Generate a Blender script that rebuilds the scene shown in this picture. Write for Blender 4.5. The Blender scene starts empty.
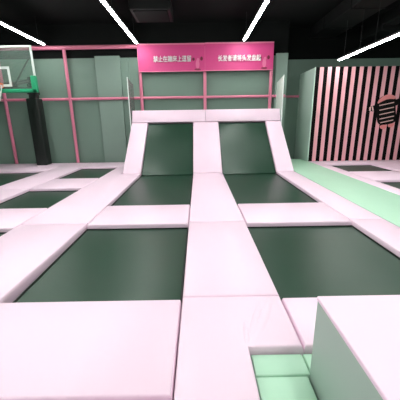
import bpy, bmesh, math, random
from mathutils import Vector, Matrix
random.seed(4)
sc = bpy.context.scene
COL = sc.collection
PI = math.pi

# ------------------------------------------------------------------ materials
def mat(name, col, rough=0.5, spec=0.5, metal=0.0, noise=0.0, nscale=8.0, bump=0.0, bscale=30.0, bdist=0.01, coat=0.0):
    m = bpy.data.materials.new(name); m.use_nodes = True
    nt = m.node_tree; b = nt.nodes['Principled BSDF']
    b.inputs['Base Color'].default_value = (*col, 1)
    b.inputs['Roughness'].default_value = rough
    b.inputs['Specular IOR Level'].default_value = spec
    b.inputs['Metallic'].default_value = metal
    b.inputs['Coat Weight'].default_value = coat
    tc = nt.nodes.new('ShaderNodeTexCoord')
    if noise:
        n = nt.nodes.new('ShaderNodeTexNoise'); n.inputs['Scale'].default_value = nscale
        n.inputs['Detail'].default_value = 4
        nt.links.new(tc.outputs['Object'], n.inputs['Vector'])
        r = nt.nodes.new('ShaderNodeMixRGB'); r.blend_type = 'MIX'
        r.inputs[1].default_value = (*[c*(1-noise) for c in col], 1)
        r.inputs[2].default_value = (*[min(1, c*(1+noise)) for c in col], 1)
        nt.links.new(n.outputs['Fac'], r.inputs[0])
        nt.links.new(r.outputs[0], b.inputs['Base Color'])
    if bump:
        n2 = nt.nodes.new('ShaderNodeTexNoise'); n2.inputs['Scale'].default_value = bscale
        n2.inputs['Detail'].default_value = 3
        nt.links.new(tc.outputs['Object'], n2.inputs['Vector'])
        bp = nt.nodes.new('ShaderNodeBump'); bp.inputs['Strength'].default_value = bump
        bp.inputs['Distance'].default_value = bdist
        nt.links.new(n2.outputs['Fac'], bp.inputs['Height'])
        nt.links.new(bp.outputs['Normal'], b.inputs['Normal'])
    return m

def emit(name, col, s):
    m = bpy.data.materials.new(name); m.use_nodes = True
    b = m.node_tree.nodes['Principled BSDF']
    b.inputs['Base Color'].default_value = (*col, 1)
    b.inputs['Emission Color'].default_value = (*col, 1)
    b.inputs['Emission Strength'].default_value = s
    return m

M = {}
M['pink'] = mat('pink_vinyl', (0.86, 0.64, 0.77), 0.42, 0.45, noise=0.02, nscale=1.2, bump=0.15, bscale=2.5, bdist=0.02)
M['mint'] = mat('mint_vinyl', (0.42, 0.65, 0.49), 0.5, 0.4, noise=0.03, nscale=1.5, bump=0.1, bscale=3, bdist=0.02)
M['bed'] = mat('green_black_mesh', (0.014, 0.046, 0.027), 0.34, 0.32, noise=0.06, nscale=2.0, bump=0.12, bscale=260, bdist=0.002)
M['black'] = mat('black_webbing', (0.006, 0.006, 0.007), 0.7, 0.3, noise=0.2, nscale=20)
M['postpad'] = mat('black_padding', (0.008, 0.012, 0.010), 0.5, 0.4, noise=0.1)
M['steel'] = mat('black_steel', (0.012, 0.012, 0.013), 0.45, 0.5)
M['floor'] = mat('dark_floor', (0.03, 0.03, 0.032), 0.8, 0.3, noise=0.2)
M['wall'] = mat('grey_green_paint', (0.175, 0.25, 0.21), 0.55, 0.35, noise=0.06, nscale=1.2, bump=0.1, bscale=6, bdist=0.01)
M['pillar'] = mat('grey_green_pillar_paint', (0.22, 0.295, 0.255), 0.55, 0.35, noise=0.05, nscale=1.5)
M['partition'] = mat('pale_green_paint', (0.58, 0.70, 0.63), 0.6, 0.3, noise=0.04, nscale=1.5)
M['frontwall'] = mat('pale_bounce_wall', (0.72, 0.68, 0.70), 0.6, 0.3, noise=0.03)  # unseen wall behind the camera, made pale to bounce light onto front faces
M['ceil'] = mat('black_ceiling_paint', (0.004, 0.0045, 0.0045), 0.85, 0.15, noise=0.25, nscale=1.5)
M['duct'] = mat('dark_duct', (0.005, 0.0055, 0.0055), 0.6, 0.25, noise=0.2, nscale=3)
M['pipe'] = mat('pink_pipe_sleeve', (0.74, 0.21, 0.33), 0.45, 0.5, noise=0.05)
M['banner'] = mat('magenta_banner', (0.63, 0.055, 0.225), 0.5, 0.4, noise=0.03)
M['letter'] = mat('white_letters', (0.9, 0.86, 0.87), 0.5)
M['darkred'] = mat('dark_red_print', (0.16, 0.008, 0.03), 0.6)
M['palepink'] = mat('pale_pink_print', (0.74, 0.17, 0.34), 0.6)
M['white'] = mat('white_paint', (0.75, 0.8, 0.77), 0.4)
M['greenpad'] = mat('green_edge_padding', (0.02, 0.36, 0.17), 0.45)
M['orange'] = mat('orange_rim_paint', (0.75, 0.14, 0.05), 0.4)
M['lamp_body'] = mat('lamp_aluminium', (0.10, 0.10, 0.10), 0.4, metal=0.6)
M['lamp'] = emit('led_diffuser', (0.95, 1.0, 0.95), 60.0)
M['figdark'] = mat('figure_black_print', (0.005, 0.004, 0.004), 0.6, 0.1)
M['figpink'] = mat('figure_coral_print', (0.80, 0.26, 0.26), 0.6)
M['figpale'] = mat('figure_pale_stripe', (0.80, 0.50, 0.47), 0.6)
M['boxside'] = mat('shaded_mint_vinyl', (0.36, 0.46, 0.40), 0.5, 0.4, noise=0.03, nscale=1.5)  # mint vinyl of the box side, its light shade mixed into the colour

def glass(name, tint, tr, rough=0.03):
    m = bpy.data.materials.new(name); m.use_nodes = True
    nt = m.node_tree; nt.nodes.clear()
    out = nt.nodes.new('ShaderNodeOutputMaterial')
    mx = nt.nodes.new('ShaderNodeMixShader'); t = nt.nodes.new('ShaderNodeBsdfTransparent')
    p = nt.nodes.new('ShaderNodeBsdfPrincipled')
    p.inputs['Base Color'].default_value = (*tint, 1); p.inputs['Roughness'].default_value = rough
    t.inputs['Color'].default_value = (0.9, 0.97, 0.93, 1)
    mx.inputs[0].default_value = tr
    nt.links.new(t.outputs[0], mx.inputs[1]); nt.links.new(p.outputs[0], mx.inputs[2])
    nt.links.new(mx.outputs[0], out.inputs['Surface'])
    return m
M['glass'] = glass('clear_board_glass', (0.30, 0.38, 0.34), 0.18)
M['acryl'] = glass('milky_acrylic', (0.78, 0.90, 0.82), 0.88, 0.2)
M['acrylclear'] = glass('greyish_acrylic', (0.30, 0.27, 0.28), 0.55, 0.15)

# pink and black vertical stripes of the partition (object x)
def stripe_mat():
    m = bpy.data.materials.new('pink_black_stripes'); m.use_nodes = True
    nt = m.node_tree; b = nt.nodes['Principled BSDF']; b.inputs['Roughness'].default_value = 0.55; b.inputs['Specular IOR Level'].default_value = 0.06
    tc = nt.nodes.new('ShaderNodeTexCoord'); sp = nt.nodes.new('ShaderNodeSeparateXYZ')
    nt.links.new(tc.outputs['Object'], sp.inputs[0])
    a = nt.nodes.new('ShaderNodeMath'); a.operation = 'MULTIPLY'; a.inputs[1].default_value = 1/0.287
    f = nt.nodes.new('ShaderNodeMath'); f.operation = 'FRACT'
    g = nt.nodes.new('ShaderNodeMath'); g.operation = 'GREATER_THAN'; g.inputs[1].default_value = 0.50
    nt.links.new(sp.outputs['X'], a.inputs[0]); nt.links.new(a.outputs[0], f.inputs[0]); nt.links.new(f.outputs[0], g.inputs[0])
    mx = nt.nodes.new('ShaderNodeMixRGB'); mx.inputs[1].default_value = (0.004, 0.003, 0.003, 1)
    mx.inputs[2].default_value = (0.82, 0.40, 0.45, 1)
    nt.links.new(g.outputs[0], mx.inputs[0]); nt.links.new(mx.outputs[0], b.inputs['Base Color'])
    return m
M['stripes'] = stripe_mat()

# ------------------------------------------------------------------ mesh helpers
def link(name, bm, m, parent=None, smooth=False):
    bmesh.ops.recalc_face_normals(bm, faces=bm.faces)
    me = bpy.data.meshes.new(name); bm.to_mesh(me); bm.free()
    ms = m if isinstance(m, (list, tuple)) else [m]
    for x in ms: me.materials.append(x)
    if smooth:
        for p in me.polygons: p.use_smooth = True
    o = bpy.data.objects.new(name, me); COL.objects.link(o)
    if parent: o.parent = parent
    return o

def tag(o, label, cat, group=None):
    o['label'] = label; o['category'] = cat
    if group: o['group'] = group
    return o

def thing(name, label, cat, loc=(0, 0, 0), group=None, rot=None):
    o = bpy.data.objects.new(name, None); COL.objects.link(o)
    o.location = loc; o.empty_display_size = 0.2
    if rot: o.rotation_euler = rot
    return tag(o, label, cat, group)

def struct(name, bm, m):
    o = link(name, bm, m); o['kind'] = 'structure'; return o

def prism(bm, poly, z0, z1, bevel=0.0, seg=3, axis='z', bottom=False):
    """extrude a 2D outline; axis z: outline in xy; axis x: outline in yz, z0..z1 along x"""
    def P(a, b, c):
        return (a, b, c) if axis == 'z' else (c, a, b) if axis == 'x' else (a, c, b)
    lo = [bm.verts.new(P(x, y, z0)) for x, y in poly]
    hi = [bm.verts.new(P(x, y, z1)) for x, y in poly]
    n = len(poly)
    fs = [bm.faces.new(lo[::-1]), bm.faces.new(hi)]
    for i in range(n):
        fs.append(bm.faces.new((lo[i], lo[(i+1) % n], hi[(i+1) % n], hi[i])))
    if bevel:
        es = set()
        for f in fs:
            for e in f.edges:
                if bottom or not all(v in lo for v in e.verts): es.add(e)
        bmesh.ops.bevel(bm, geom=list(es), offset=bevel, segments=seg, profile=0.5, affect='EDGES')

def box(bm, x0, x1, y0, y1, z0, z1, bevel=0.0, seg=2):
    prism(bm, [(x0, y0), (x1, y0), (x1, y1), (x0, y1)], z0, z1, bevel, seg, bottom=True)

def rect(x0, x1, y0, y1, g=0.004):
    return [(x0+g, y0+g), (x1-g, y0+g), (x1-g, y1-g), (x0+g, y1-g)]

def inset(poly, d):
    out = []; n = len(poly)
    for i in range(n):
        a, b, c = Vector(poly[i-1]), Vector(poly[i]), Vector(poly[(i+1) % n])
        e, h = (b-a).normalized(), (c-b).normalized()
        n1, n2 = Vector((-e.y, e.x)), Vector((-h.y, h.x))
        m = (n1+n2); m = m/max(.2, m.dot(n1))
        out.append(tuple(b+m*d))
    return out

def cushion(bm, poly, z0, z1, r, seg=4):
    # counter-clockwise outline, rounded over along the top edge
    ar = sum(poly[i-1][0]*poly[i][1]-poly[i][0]*poly[i-1][1] for i in range(len(poly)))
    if ar < 0: poly = poly[::-1]
    n = len(poly)
    rings = [[bm.verts.new((x, y, z0)) for x, y in poly]]
    for k in range(seg+1):
        a = PI/2*k/seg
        rings.append([bm.verts.new((x, y, z1-2.6*r*(1-math.sin(a)))) for x, y in inset(poly, r*(1-math.cos(a)))])
    bm.faces.new(rings[0][::-1]); bm.faces.new(rings[-1])
    for p, q in zip(rings[:-1], rings[1:]):
        for i in range(n): bm.faces.new((p[i], p[(i+1) % n], q[(i+1) % n], q[i]))

def tube(bm, a, b, r, n=14):
    a, b = Vector(a), Vector(b); d = b-a
    mtx = Matrix.Translation((a+b)/2) @ d.to_track_quat('Z', 'Y').to_matrix().to_4x4()
    bmesh.ops.create_cone(bm, cap_ends=True, segments=n, radius1=r, radius2=r, depth=d.length, matrix=mtx)

def autosmooth(o, ang=35):
    for p in o.data.polygons: p.use_smooth = True
    o.data.set_sharp_from_angle(angle=math.radians(ang))

# ------------------------------------------------------------------ the room
FZ = -0.16                                     # floor under the pads
CZ = 5.1                                       # ceiling
YW, YR = 12.0, 12.85                           # back wall, and its recess on the right
XL, XR, YF = -9.4, 9.2, -3.6
bm = bmesh.new(); box(bm, XL-.1, XR+.1, YF-.1, YR+.1, FZ-.2, FZ); struct('floor', bm, M['floor'])
bm = bmesh.new(); box(bm, XL-.1, XR+.1, YF-.1, YR+.1, CZ, CZ+.15); struct('ceiling', bm, M['ceil'])
WT = 3.93
bm = bmesh.new(); prism(bm, [(XL, YW), (3.45, YW), (3.45, YR), (XR, YR), (XR, YR+.1), (XL, YR+.1)], FZ, WT)
struct('wall_back', bm, M['wall'])
bm = bmesh.new(); prism(bm, [(XL, YW), (3.45, YW), (3.45, YR), (XR, YR), (XR, YR+.1), (XL, YR+.1)], WT, CZ)
struct('wall_back_upper', bm, M['ceil'])
bm = bmesh.new(); box(bm, XL-.1, XL, YF, YR, FZ, CZ); struct('wall_left', bm, M['wall'])
bm = bmesh.new(); box(bm, XR, XR+.1, YF, YR, FZ, CZ); struct('wall_right', bm, M['wall'])
bm = bmesh.new(); box(bm, XL, XR, YF-.1, YF, FZ, CZ); struct('wall_front', bm, M['frontwall'])
# pilasters on the back wall
bm = bmesh.new(); box(bm, -3.86, -2.92, YW-.12, YW, FZ, WT+.05, .01); struct('trim_1', bm, M['pillar'])
bm = bmesh.new(); box(bm, -2.92, -2.62, YW-.06, YW, FZ, WT-.03, .01); struct('trim_2', bm, M['wall'])
bm = bmesh.new(); box(bm, 3.0, 3.45, YW-.12, YW, FZ, WT+.06, .01); struct('trim_3', bm, M['pillar'])
# faint panel joints across the wall
bm = bmesh.new()
for z in (3.2, 1.75, 0.9):
    box(bm, -8.9, -3.9, YW-.008, YW, z, z+.02)
    box(bm, -2.6, 2.95, YW-.008, YW, z, z+.02)
struct('trim_4', bm, M['wall'])
# striped partition standing out from the back wall on the right
bm = bmesh.new(); box(bm, 0, XR-4.27, 0, YR-11.18, FZ, 3.37)
o = struct('wall_stripe', bm, [M['partition'], M['stripes']]); o.location = (4.27, 11.18, 0)
for p in o.data.polygons:
    if p.normal.y < -0.9: p.material_index = 1
bm = bmesh.new(); box(bm, 4.238, 4.27, 11.172, 11.21, FZ, 3.375, .003); struct('trim_5', bm, M['partition'])

# ------------------------------------------------------------------ lamps
def lamp(x, z, y0, y1, label, joints, ztop=CZ):
    t = thing('linear_lamp', label, 'lamp', (x, 0, z), 'long tube lamps under the black ceiling')
    ys = [y0] + joints + [y1]
    for a, b in zip(ys[:-1], ys[1:]):
        bm = bmesh.new(); box(bm, -.052, .052, a+.04, b-.04, 0.0, .05, .008); h = link('housing', bm, M['lamp_body'], t)
        bm = bmesh.new(); box(bm, -.043, .043, a+.05, b-.05, -.03, 0.0, .012); link('diffuser', bm, M['lamp'], h)
    for a, b in zip(ys[:-1], ys[1:]):
        for yy in (a+.4, b-.4):
            bm = bmesh.new(); tube(bm, (0, yy, .05), (0, yy, ztop-z), .006, 6); link('hanger', bm, M['steel'], t)
lamp(-5.50, 4.32, -2.0, 11.55, 'tube lamp furthest left, ending above the basketball hoop', [3.4, 7.0])
lamp(-2.17, 4.32, -2.0, 11.55, 'tube lamp pointing at the left edge of the magenta signs', [4.4, 8.05])
lamp(1.70, 4.34, -2.0, 11.45, 'tube lamp shining on top of the right magenta sign', [4.2, 7.8])
lamp(4.98, 3.57, 0.6, 11.05, 'low tube lamp above the striped wall at far right', [2.6, 5.7, 9.27], 4.69)

# ducts and the ceiling unit, almost black
t = thing('ceiling_unit', 'dark boxy air unit on ceiling left of centre', 'air conditioner', (0, 0, 0))
bm = bmesh.new(); box(bm, -1.95, -.75, 9.5, 10.7, 4.72, CZ-.002, .03); link('casing', bm, M['duct'], t)
bm = bmesh.new(); box(bm, -1.85, -.85, 9.6, 10.6, 4.70, 4.72)
link('grille', bm, M['ceil'], t)
bm = bmesh.new(); box(bm, 4.55, 5.55, -3.3, 12.8, 4.7, CZ-.002, .02)
for k in range(6): box(bm, 4.53, 5.57, 2.0+k*1.9, 2.05+k*1.9, 4.68, CZ-.002)
tag(link('air_duct', bm, M['duct']), 'dark square duct running overhead between the right two tube lamps', 'duct')
bm = bmesh.new(); box(bm, 6.5, 8.2, 11.3, 12.75, 4.55, CZ-.002, .02)
box(bm, 6.5, 7.0, 7.2, 11.3, 4.7, CZ-.002, .02)
tag(link('air_duct', bm, M['duct']), 'dark duct with a wider box end above the striped wall', 'duct')

# ------------------------------------------------------------------ pads
def pad(poly, label, top=0.0, m='pink', name='floor_pad', group='pink padding between the trampolines', cat='pad', bevel=.02):
    bm = bmesh.new(); cushion(bm, poly, FZ, top, bevel)
    o = link(name, bm, M[m]); autosmooth(o, 60)
    return tag(o, label, cat, group)

xl, xa, xb, xr, xo = -1.825, -.18, .75, 2.46, 3.03
XC, XD, XE = -2.95, -4.30, -5.28
y0, y1, y2, y3 = 2.34, 4.36, 5.46, 8.97
ys = 4.46
g = .004
pad(rect(xl-1.1, xa, .45, 1.35), 'pink pad whose edge just shows at the bottom left corner')
pad(rect(xl-1.1, xa, 1.35, y0), 'largest pink pad filling the bottom left foreground')
centre = pad([(xa+g, .45), (.35, .45), (.35, 1.73), (xb-g, 1.73), (xb-g, y0+.03), (xa+g, y0+.03)],
             'creased L-shaped pink pad in the centre foreground beside the mint step')
# creases of the vinyl fanning out of its inner corner
bm = bmesh.new()
for (ax, ay, bx, by, w, h) in ((.36, 1.738, .66, 2.33, .05, .016), (.352, 1.74, .54, 2.28, .035, .014), (.336, 1.74, .36, 2.02, .022, .009)):
    a, b = Vector((ax, ay, -.001)), Vector((bx, by, -.001)); d = (b-a).normalized(); n = Vector((-d.y, d.x, 0))
    rows = []
    for k in range(9):
        s = k/8; c = a.lerp(b, s); ww = w*math.sin(PI*(.12+.8*s))*.9+.004; hh = h*math.sin(PI*min(1, s*.96+.02))
        rows.append([bm.verts.new(c+n*ww*q+Vector((0, 0, hh*(1-q*q)**.8))) for q in (-1, -.6, -.2, .2, .6, 1)])
    for r0, r1 in zip(rows[:-1], rows[1:]):
        for i in range(5): bm.faces.new((r0[i], r0[i+1], r1[i+1], r1[i]))
link('crease', bm, M['pink'], centre, smooth=True)
pad(rect(xa, xb, y0+.03, ys), 'long pink pad between the two nearest trampolines')
pad(rect(xa, xb, ys, y3), 'long pink pad between the two trampolines below the ramps')
pad(rect(xb, xr, 1.73, y0), 'pink pad before the right near trampoline, partly behind the box')
pad(rect(xr, xo, 1.5, ys), 'pink pad along the right side of the right near trampoline')
pad([(xr+g, ys+g), (xo-g, ys+g), (xo-g, y3-g), (xr+g, y3-g)], 'pink pad between the mint walkway and the trampoline below the right ramp')
pad(rect(xl, xa, y1, y2), 'pink cross pad between the left near trampoline and the one below the ramp')
pad(rect(xb, xr, y1-.02, y2), 'pink cross pad between the right near trampoline and the one below the ramp')
pad([(XC+g, y0+g), (-1.89, y0+g), (-1.835, ys-g), (XC+g, ys-g)], 'wide pink pad along the left side of the left near trampoline')
pad([(XC+g, ys+g), (xl-g, ys+g), (xl-g, y3-g), (-2.46, y3-g), (-2.46, 10.5), (XC+g, 10.5)],
    'long wide pink pad running up to the left side of the left ramp')
pad(rect(XD, XC, 4.28, 5.38), 'pink cross pad at the left edge, nearer of the two there')
pad(rect(XD, XC, 7.08, 8.38), 'pink cross pad at left between the second and third trampolines from the front')
pad(rect(XD, -2.47, 10.52, 11.74), 'pink pad at the foot of the back wall, left of the ramps')
pad(rect(XE, XD, 7.08, 11.74), 'long pink pad running to the wall just right of the basketball post')
pad(rect(XE, XD, 4.28, 7.08), 'pink pad at the far left edge, ahead of the basketball post')
pad(rect(-8.6, XE, 9.82, 11.74), 'pink pad under the basketball post along the back wall')
# pads beyond the mint walkway
X1, X2, X3 = 4.27, 4.65, 6.25
pad(rect(X1, X2, 4.2, 11.13), 'narrow pink pad along the right edge of the mint walkway')
pad(rect(X2, X3, 7.45, 8.8), 'pink cross pad between the two trampolines before the striped wall')
pad(rect(X2, 8.6, 10.34, 11.13), 'pink pad at the foot of the striped wall')
pad(rect(X3, 7.7, 5.2, 10.34), 'pink pad at the right picture edge, right of the striped wall trampolines')
# mint floor mats
def mint(poly, label, top): pad(poly, label, top, 'mint', 'floor_mat', 'mint green floor mats', 'mat', .012)
mint([(xo+g, 1.5), (X1-g, 1.5), (X1-g, 11.1), (4.2, 11.15), (4.2, 11.9), (3.07, 11.9), (3.07, y3), (xo+g, y3)], 'long mint green walkway on the right leading to the back wall', 0.0)
mint(rect(.354, .735, 1.535, 1.726, .002), 'small mint green mat strip directly below the creased pad edge', -.055)
mint(rect(.354, .712, .4, 1.535, .002), 'mint green mat at the bottom edge, left of the box', -.055)
mint(rect(.735, 2.4, 1.558, 1.726, .002), 'mint green mat strip behind the box', -.055)

# ------------------------------------------------------------------ trampolines
def tramp(x0, x1, ya, yb, label, loc=None, rot=None, sag=.015, near=1, far=1):
    """frame, webbing band and mat; local coords centred in x, starting at y = 0, z = 0 is the pad top"""
    w, L = (x1-x0)/2-.005, yb-ya-.010
    t = thing('trampoline', label, 'trampoline', loc or ((x0+x1)/2, ya+.005, 0), 'trampolines of the court', rot)
    zf, zt = FZ, -.065
    bm = bmesh.new()
    fw = .012
    for a in ([(-w, w, 0, fw)] if near else [])+([(-w, w, L-fw, L)] if far else [])+[(-w, -w+fw, fw, L-fw), (w-fw, w, fw, L-fw)]:
        box(bm, *a, zf, zt, .003)
    link('frame', bm, M['steel'], t)
    bm = bmesh.new()
    b0, b1 = fw, .018
    for a in ([(-w+b0, w-b0, b0, b1)] if near else [])+([(-w+b0, w-b0, L-b1, L-b0)] if far else [])+[(-w+b0, -w+b1, b1, L-b1), (w-b1, w-b0, b1, L-b1)]:
        box(bm, *a, -.090, -.082)
    link('webbing', bm, M['black'], t)
    ma, mb = (b1 if near else .0), (L-b1 if far else L+.062)
    bm = bmesh.new(); NX, NY = 24, 30
    def grid(dz):
        return [[bm.verts.new((-w+b1+(2*w-2*b1)*i/NX, ma+(mb-ma)*j/NY,
                 -.082+dz-sag*(1-(2*i/NX-1)**2)*(1-(2*j/NY-1)**2))) for i in range(NX+1)] for j in range(NY+1)]
    a = grid(0); b = grid(-.008)
    for j in range(NY):
        for i in range(NX):
            bm.faces.new((a[j][i], a[j][i+1], a[j+1][i+1], a[j+1][i])); bm.faces.new((b[j][i], b[j+1][i], b[j+1][i+1], b[j][i+1]))
    for j in range(NY):
        bm.faces.new((a[j][0], a[j+1][0], b[j+1][0], b[j][0])); bm.faces.new((a[j][NX], b[j][NX], b[j+1][NX], a[j+1][NX]))
    for i in range(NX):
        bm.faces.new((a[0][i], b[0][i], b[0][i+1], a[0][i+1])); bm.faces.new((a[NY][i], a[NY][i+1], b[NY][i+1], b[NY][i]))
    autosmooth(link('jump_mat', bm, M['bed'], t), 30)
    return t
tramp(xl, xa, y0, y1, 'large dark green trampoline nearest the camera on the left')
tramp(xb, xr, y0, y1-.02, 'large dark green trampoline nearest the camera on the right')
tramp(xl, xa, y2, y3, 'flat trampoline at the foot of the left ramp', far=0)
tramp(xb, xr, y2, y3, 'flat trampoline at the foot of the right ramp', far=0)
tramp(XD, XC, y0, 4.28, 'trampoline of which only a dark corner shows at the left edge, midway up')
tramp(XD, XC, 5.38, 7.08, 'dark trampoline at left between two pink cross pads')
tramp(XD, XC, 8.38, 10.52, 'small looking trampoline near the back wall, left of the left ramp')
tramp(-7.3, XE, 7.5, 9.82, 'trampoline at far left in front of the basketball post')
tramp(X2, X3, 8.8, 10.34, 'trampoline right at the foot of the striped wall')
tramp(X2, X3, 5.2, 7.45, 'trampoline cut by the right picture edge, second from the striped wall')

# ------------------------------------------------------------------ the two ramps
P1, P2 = (10.88, 1.545), (11.07, 1.985)
dy, dz = P1[0]-y3, P1[1]
L = math.hypot(dy, dz); A = math.atan2(dz, dy)
R0, R1 = -2.42, 3.025
ca, sa = math.cos(A), math.sin(A)
def slope_pad(x0, x1, label, p0, p1, e0=0.0):
    d = Vector((p1[0]-p0[0], p1[1]-p0[1])); l = d.length
    t = link('ramp_pad', (lambda b: (cushion(b, rect(x0, x1, 0, l), -.155, 0, .02), b)[1])(bmesh.new()), M['pink'])
    t.location = (0, p0[0], p0[1]); t.rotation_euler = (math.atan2(d.y, d.x), 0, 0)
    autosmooth(t, 60)
    return tag(t, label, 'pad', 'pink padding on the ramps')
slope_pad(R0, xl, 'sloping pink pad on the left side of the left ramp', (y3, 0), P1)
slope_pad(xa, xb, 'sloping pink pad between the two ramps', (y3, 0), P1)
slope_pad(xr, R1, 'sloping pink pad on the right side of the right ramp', (y3, 0), P1)
slope_pad(R0, .285, 'pink pad along the top edge of the left ramp', P1, P2)
slope_pad(.285, R1, 'pink pad along the top edge of the right ramp', P1, P2)
tramp(xl, xa, 0, L, 'steep dark green trampoline ramp, left one', ((xl+xa)/2, y3+.005*ca, .005*sa), (A, 0, 0), .07, near=0)
tramp(xb, xr, 0, L, 'steep dark green trampoline ramp, right one', ((xb+xr)/2, y3+.005*ca, .005*sa), (A, 0, 0), .07, near=0)
# carcass under the slope
off = .165
a0 = (y3+off*sa, -off*ca); k = (FZ-a0[1])/sa
bm = bmesh.new()
d2 = Vector((P2[0]-P1[0], P2[1]-P1[1])).normalized()
q1 = (P1[0]+.18*sa+.02, P1[1]-.18*ca-.03); q2 = (P2[0]+.165*d2.y, P2[1]-.165*d2.x)
prism(bm, [(a0[0]+.05, FZ), q1, q2, (11.70, q2[1]), (11.70, FZ)], R0+.01, R1-.01, axis='x')
tag(link('ramp_platform', bm, M['wall']), 'grey green platform carrying the two ramps below the signs', 'platform')
# guard panels either side of the platform top
def guard(x, label, m):
    t = thing('guard_panel', label, 'guard panel', (x, 10.86, FZ), 'clear guards beside the ramp top')
    bm = bmesh.new(); prism(bm, [(0, 0), (.89, 0), (.89, 3.10), (.0, 3.24)], -.008, .008, .003, 1, axis='x', bottom=True); link('sheet', bm, M[m], t)
    bm = bmesh.new(); box(bm, -.014, .014, -.014, .012, 0, 3.25, .003); link('edge_strip', bm, M['white'], t)
guard(R0-.035, 'greyish clear guard panel beside the top of the left ramp', 'acrylclear')
guard(R1+.018, 'milky pale green guard panel beside the top of the right ramp', 'acryl')

# ------------------------------------------------------------------ pink pipe frame and signs
YP = 11.84
t = thing('pipe_frame', 'pink pipe frame of posts and two rails along the back wall', 'frame', (0, YP, 0))
def bar(name, a, b, r=.06):
    bm = bmesh.new(); tube(bm, a, b, r, 16); o = link(name, bm, M['pipe'], t); autosmooth(o, 50)
bar('top_rail', (-9.2, 0, 4.27), (-2.2, 0, 4.27), .075)
bar('middle_rail', (-9.2, 0, 2.46), (3.4, 0, 2.46), .05)
for x in (-7.47, -4.95):
    bar('post', (x, 0, FZ), (x, 0, 4.2))
for x in (-2.17, .29, 2.82):
    bar('post', (x, 0, FZ), (x, 0, 4.25), .062)
bm = bmesh.new(); tube(bm, (3.46, YR-.06, 2.5), (4.26, YR-.06, 2.5), .045, 14)
tag(link('short_rail', bm, M['pipe']), 'short pink rail in the recess between pillar and striped wall', 'rail')

def lettering(text, width, height, parent, loc):
    cu = bpy.data.curves.new('lettering', 'FONT'); cu.body = text; cu.extrude = .025; cu.offset = .003
    o = bpy.data.objects.new('lettering', cu); COL.objects.link(o)
    dg = bpy.context.evaluated_depsgraph_get(); dg.update()
    me = bpy.data.meshes.new_from_object(o.evaluated_get(dg))
    bpy.data.objects.remove(o)
    xs = [v.co.x for v in me.vertices]; zs = [v.co.y for v in me.vertices]
    sx = width/(max(xs)-min(xs)); sz = height/(max(zs)-min(zs)); cx = (max(xs)+min(xs))/2; cz = (max(zs)+min(zs))/2
    for v in me.vertices:
        v.co = Vector(((v.co.x-cx)*sx, -v.co.z, (v.co.y-cz)*sz))
    me.materials.clear(); me.materials.append(M['letter'])
    r = bpy.data.objects.new('lettering', me); COL.objects.link(r); r.parent = parent; r.location = loc

def ell(bm, cx, cz, rx, rz, y, th=.006, n=20, rot=0):
    pts = []
    for i in range(n):
        a = 2*PI*i/n; p, q = rx*math.cos(a), rz*math.sin(a)
        pts.append((cx+p*math.cos(rot)-q*math.sin(rot), cz+p*math.sin(rot)+q*math.cos(rot)))
    lo = [bm.verts.new((p, y, q)) for p, q in pts]; hi = [bm.verts.new((p, y-th, q)) for p, q in pts]
    bm.faces.new(lo); bm.faces.new(hi[::-1])
    for i in range(n): bm.faces.new((lo[i], hi[i], hi[(i+1) % n], lo[(i+1) % n]))

def sign(x0, x1, z0, z1, text, tx, tw, ex, label):
    t = thing('sign_board', label, 'sign', ((x0+x1)/2, YP-.07, z0), 'magenta signs above the ramps')
    w = (x1-x0)/2-.003; h = z1-z0
    bm = bmesh.new(); box(bm, -w, w, -.03, .0, 0, h, .006); link('panel', bm, M['banner'], t)
    bm = bmesh.new(); box(bm, -w, w, -.036, -.03, h-.05, h-.0, .002); box(bm, -w, w, -.036, -.03, 0, .03, .002); link('border', bm, M['pipe'], t)
    lettering(text, tw, .21, t, (tx-(x0+x1)/2, -.062, 3.80-z0+.01))
    e = ex-(x0+x1)/2
    bm = bmesh.new(); ell(bm, e, .25, .07, .16, -.031); ell(bm, e+.02, .40, .05, .06, -.031); emb = link('emblem', bm, M['palepink'], t)
    for q in ((e-.15, .42, .045, .055, -.032), (e+.15, .44, .05, .07, -.032), (e, .07, .12, .03, -.039)):
        bm = bmesh.new(); ell(bm, *q); link('emblem_mark', bm, M['darkred'], emb)
sign(-2.20, .30, 3.37, 4.34, '禁止在蹦床上逗留', -.92, 1.40, .02, 'left magenta sign with white lettering above the left ramp')
sign(.30, 2.86, 3.38, 4.35, '长发者请将头发盘起', 1.58, 1.60, 2.52, 'right magenta sign with white lettering above the right ramp')

# ------------------------------------------------------------------ basketball hoop
HX, HY = -6.03, 9.5
t = thing('basketball_hoop', 'basketball hoop with glass board on a padded black post', 'basketball hoop', (HX, 11.35, 0))
bm = bmesh.new(); box(bm, -.255, .165, -.215, .195, 0, 2.46, .04, 3); autosmooth(link('post_padding', bm, M['postpad'], t))
bm = bmesh.new(); box(bm, -.17, .09, -.12, .12, 2.46, 2.62, .01); prism(bm, [(-.22, 2.6), (.14, 2.6), (.06, 3.2), (-.12, 3.2)], -.12, .12, .01, 1, axis='y', bottom=True); link('post', bm, M['steel'], t)
yb = HY-11.35
for s in (-1, 1):
    bm = bmesh.new(); tube(bm, (s*.10, -.05, 3.1), (s*.28, yb+.10, 2.72), .04); tube(bm, (s*.10, -.05, 2.78), (s*.28, yb+.10, 2.66), .04)
    link('arm', bm, M['steel'], t)
    bm = bmesh.new(); tube(bm, (s*.40, yb+.05, 2.74), (s*.98, yb+.05, 3.52), .022, 10); link('brace', bm, M['steel'], t)
bm = bmesh.new(); box(bm, -.45, .45, yb+.03, yb+.12, 2.64, 2.80, .01); link('bracket', bm, M['steel'], t)
bw, b0, b1 = 1.07, 2.56, 3.82
bm = bmesh.new(); box(bm, -bw+.03, bw-.03, yb-.008, yb+.008, b0+.03, b1-.03); gl = link('glass_board', bm, M['glass'], t)
bm = bmesh.new()
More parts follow.
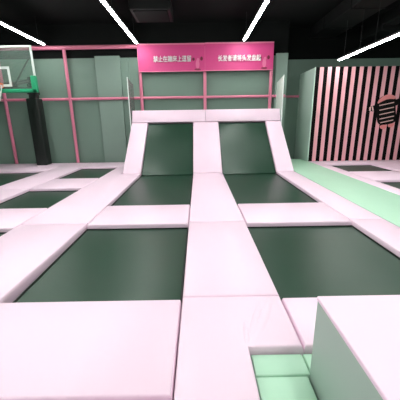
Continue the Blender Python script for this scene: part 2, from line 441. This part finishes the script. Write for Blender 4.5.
box(bm, -bw, bw, yb-.02, yb+.02, b1-.05, b1); box(bm, -bw, bw, yb-.02, yb+.02, b0, b0+.05)
for s in (-1, 1): box(bm, s*bw-.025, s*bw+.025, yb-.02, yb+.02, b0, b1)
link('board_frame', bm, M['white'], gl)
bm = bmesh.new()
for a in ((-.34, .34, 3.18, 3.25), (-.34, .34, 2.68, 2.75), (-.34, -.27, 2.75, 3.18), (.27, .34, 2.75, 3.18)):
    box(bm, a[0], a[1], yb-.012, yb-.008, a[2], a[3])
link('target_square', bm, M['white'], gl)
bm = bmesh.new()
box(bm, -bw-.03, bw+.03, yb-.06, yb+.05, b0-.06, b0+.05, .02)
for s in (-1, 1): box(bm, min(s*(bw-.12), s*(bw+.04)), max(s*(bw-.12), s*(bw+.04)), yb-.06, yb+.05, b0-.06, b0+.42, .02)
link('edge_padding', bm, M['greenpad'], gl)
bm = bmesh.new()
N, n = 28, 8
rows = []
for i in range(N):
    a = 2*PI*i/N
    rows.append([bm.verts.new(((.27+.022*math.cos(b))*math.cos(a), yb-.42+(.27+.022*math.cos(b))*math.sin(a), 2.72+.022*math.sin(b))) for b in [2*PI*k/n for k in range(n)]])
for i in range(N):
    for k in range(n): bm.faces.new((rows[i][k], rows[(i+1) % N][k], rows[(i+1) % N][(k+1) % n], rows[i][(k+1) % n]))
box(bm, -.10, .10, yb-.17, yb-.06, 2.64, 2.74, .01)
rim = link('rim', bm, M['orange'], t, smooth=False)
bm = bmesh.new()
for i in range(12):
    for s in (1, -1):
        a, b = 2*PI*i/12, 2*PI*(i+s)/12
        p = [(.265*math.cos(a), yb-.42+.265*math.sin(a), 2.70), (.19*math.cos(b), yb-.42+.19*math.sin(b), 2.46), (.14*math.cos(a), yb-.42+.14*math.sin(a), 2.25)]
        tube(bm, p[0], p[1], .006, 5); tube(bm, p[1], p[2], .006, 5)
link('net', bm, M['white'], rim)

# ------------------------------------------------------------------ striped wall figure (flat cut-out)
YS = 11.18
t = thing('wall_figure', 'flat striped garment-shaped cut-out on the pink and black wall', 'wall decoration', (7.03, YS-.001, 1.83), rot=(0, math.radians(-9), 0))
def slab(name, pts, y, th, m, parent):
    bm = bmesh.new()
    lo = [bm.verts.new((p, y, q)) for p, q in pts]; hi = [bm.verts.new((p, y-th, q)) for p, q in pts]
    bm.faces.new(lo); bm.faces.new(hi[::-1])
    k = len(pts)
    for i in range(k): bm.faces.new((lo[i], hi[i], hi[(i+1) % k], lo[(i+1) % k]))
    return link(name, bm, m, parent)
# local z is tilted by the empty, so the garment leans as on the wall
def smooth_loop(pts, n=2):
    for _ in range(n):                                             # corner cutting
        q = []
        for a, b in zip(pts, pts[1:]+pts[:1]):
            q += [(a[0]*.75+b[0]*.25, a[1]*.75+b[1]*.25), (a[0]*.25+b[0]*.75, a[1]*.25+b[1]*.75)]
        pts = q
    return pts
outer = [(-.33, .44), (-.08, .57), (.14, .57), (.35, .46), (.33, .05), (.37, -.34), (.30, -.50), (-.22, -.50), (-.36, -.34), (-.34, .05)]
body = slab('body', smooth_loop(outer), 0, .02, M['figdark'], t)
slab('garment', smooth_loop([(p*.96, q*.955-.022) for p, q in outer]), -.0201, .008, M['figdark'], body)
slab('collar', smooth_loop([(-.34, .30), (-.30, .44), (-.08, .57), (.14, .57), (.33, .46), (.33, .36), (.05, .42), (-.20, .36)], 1), -.0285, .006, M['figpink'], body)
for z in (.24, .07, -.09, -.25, -.39):
    w = .27 if z > -.3 else .24
    slab('stripe', [(-w, z-.02), (w, z), (w, z+.032), (-w, z+.012)], -.0285, .004, M['figpale'], body)
a = slab('arm', smooth_loop([(-.30, .33), (-.27, .12), (-.46, .06), (-.64, .10), (-.64, .24), (-.46, .27)], 1), 0, .018, M['figdark'], t)
slab('cuff', [(-.64, .11), (-.63, .24), (-.57, .25), (-.58, .10)], -.0182, .005, M['figpale'], a)
slab('cuff', [(-.52, .09), (-.47, .09), (-.50, .25), (-.545, .25)], -.0182, .005, M['figpale'], a)
a = slab('arm', smooth_loop([(.30, .34), (.46, .36), (.68, .44), (.72, .28), (.48, .16), (.31, .12)], 1), 0, .018, M['figdark'], t)
slab('cuff', [(.60, .24), (.65, .26), (.62, .41), (.57, .40)], -.0182, .005, M['figpale'], a)
slab('foot', smooth_loop([(-.24, -.49), (-.02, -.49), (.0, -.60), (-.10, -.67), (-.24, -.60)], 1), -.0, .022, M['figpink'], t)
slab('foot', smooth_loop([(.06, -.49), (.28, -.48), (.28, -.58), (.18, -.64), (.06, -.60)], 1), -.0, .022, M['figpink'], t)

# ------------------------------------------------------------------ the soft box in the right foreground
t = thing('foam_box', 'large soft box with pink top and shaded mint side at lower right', 'box', (.724, 0, FZ))
BZ = .54-FZ
bm = bmesh.new(); box(bm, 0, 1.66, .2, 1.55, 0.001, BZ-.03, .007, 3); autosmooth(link('body', bm, M['boxside'], t))
bm = bmesh.new(); box(bm, -.004, 1.664, .196, 1.554, BZ-.03, BZ, .008, 3); autosmooth(link('top_cover', bm, M['pink'], t))

# ------------------------------------------------------------------ camera, world, view
f, p, yw, ro = 287.44, .271, .0027, .0155
def ray(u, v):
    c, s = math.cos(ro), math.sin(ro); u, v = c*u-s*v, s*u+c*v
    X, Y, Z = u, f, -v
    c, s = math.cos(p), math.sin(p); Y, Z = c*Y+s*Z, -s*Y+c*Z
    c, s = math.cos(yw), math.sin(yw); X, Y = c*X+s*Y, -s*X+c*Y
    return Vector((X, Y, Z))
o0 = ray(0, 0); rt = (ray(1, 0)-o0).normalized(); up = (ray(0, -1)-o0).normalized(); bk = -o0.normalized()
cam = bpy.data.cameras.new('camera'); co = bpy.data.objects.new('camera', cam); COL.objects.link(co)
cam.sensor_width = 36; cam.sensor_fit = 'HORIZONTAL'; cam.lens = f/400*36; cam.clip_start = .05
co.matrix_world = Matrix(((rt.x, up.x, bk.x, 0), (rt.y, up.y, bk.y, 0), (rt.z, up.z, bk.z, 1.6), (0, 0, 0, 1)))
sc.camera = co
w = bpy.data.worlds.new('world'); sc.world = w; w.use_nodes = True
w.node_tree.nodes['Background'].inputs[0].default_value = (0.02, 0.022, 0.022, 1)
sc.view_settings.view_transform = 'Standard'; sc.view_settings.look = 'None'
sc.view_settings.gamma = 1; sc.view_settings.use_curve_mapping = False
sc.view_settings.exposure = 0.28
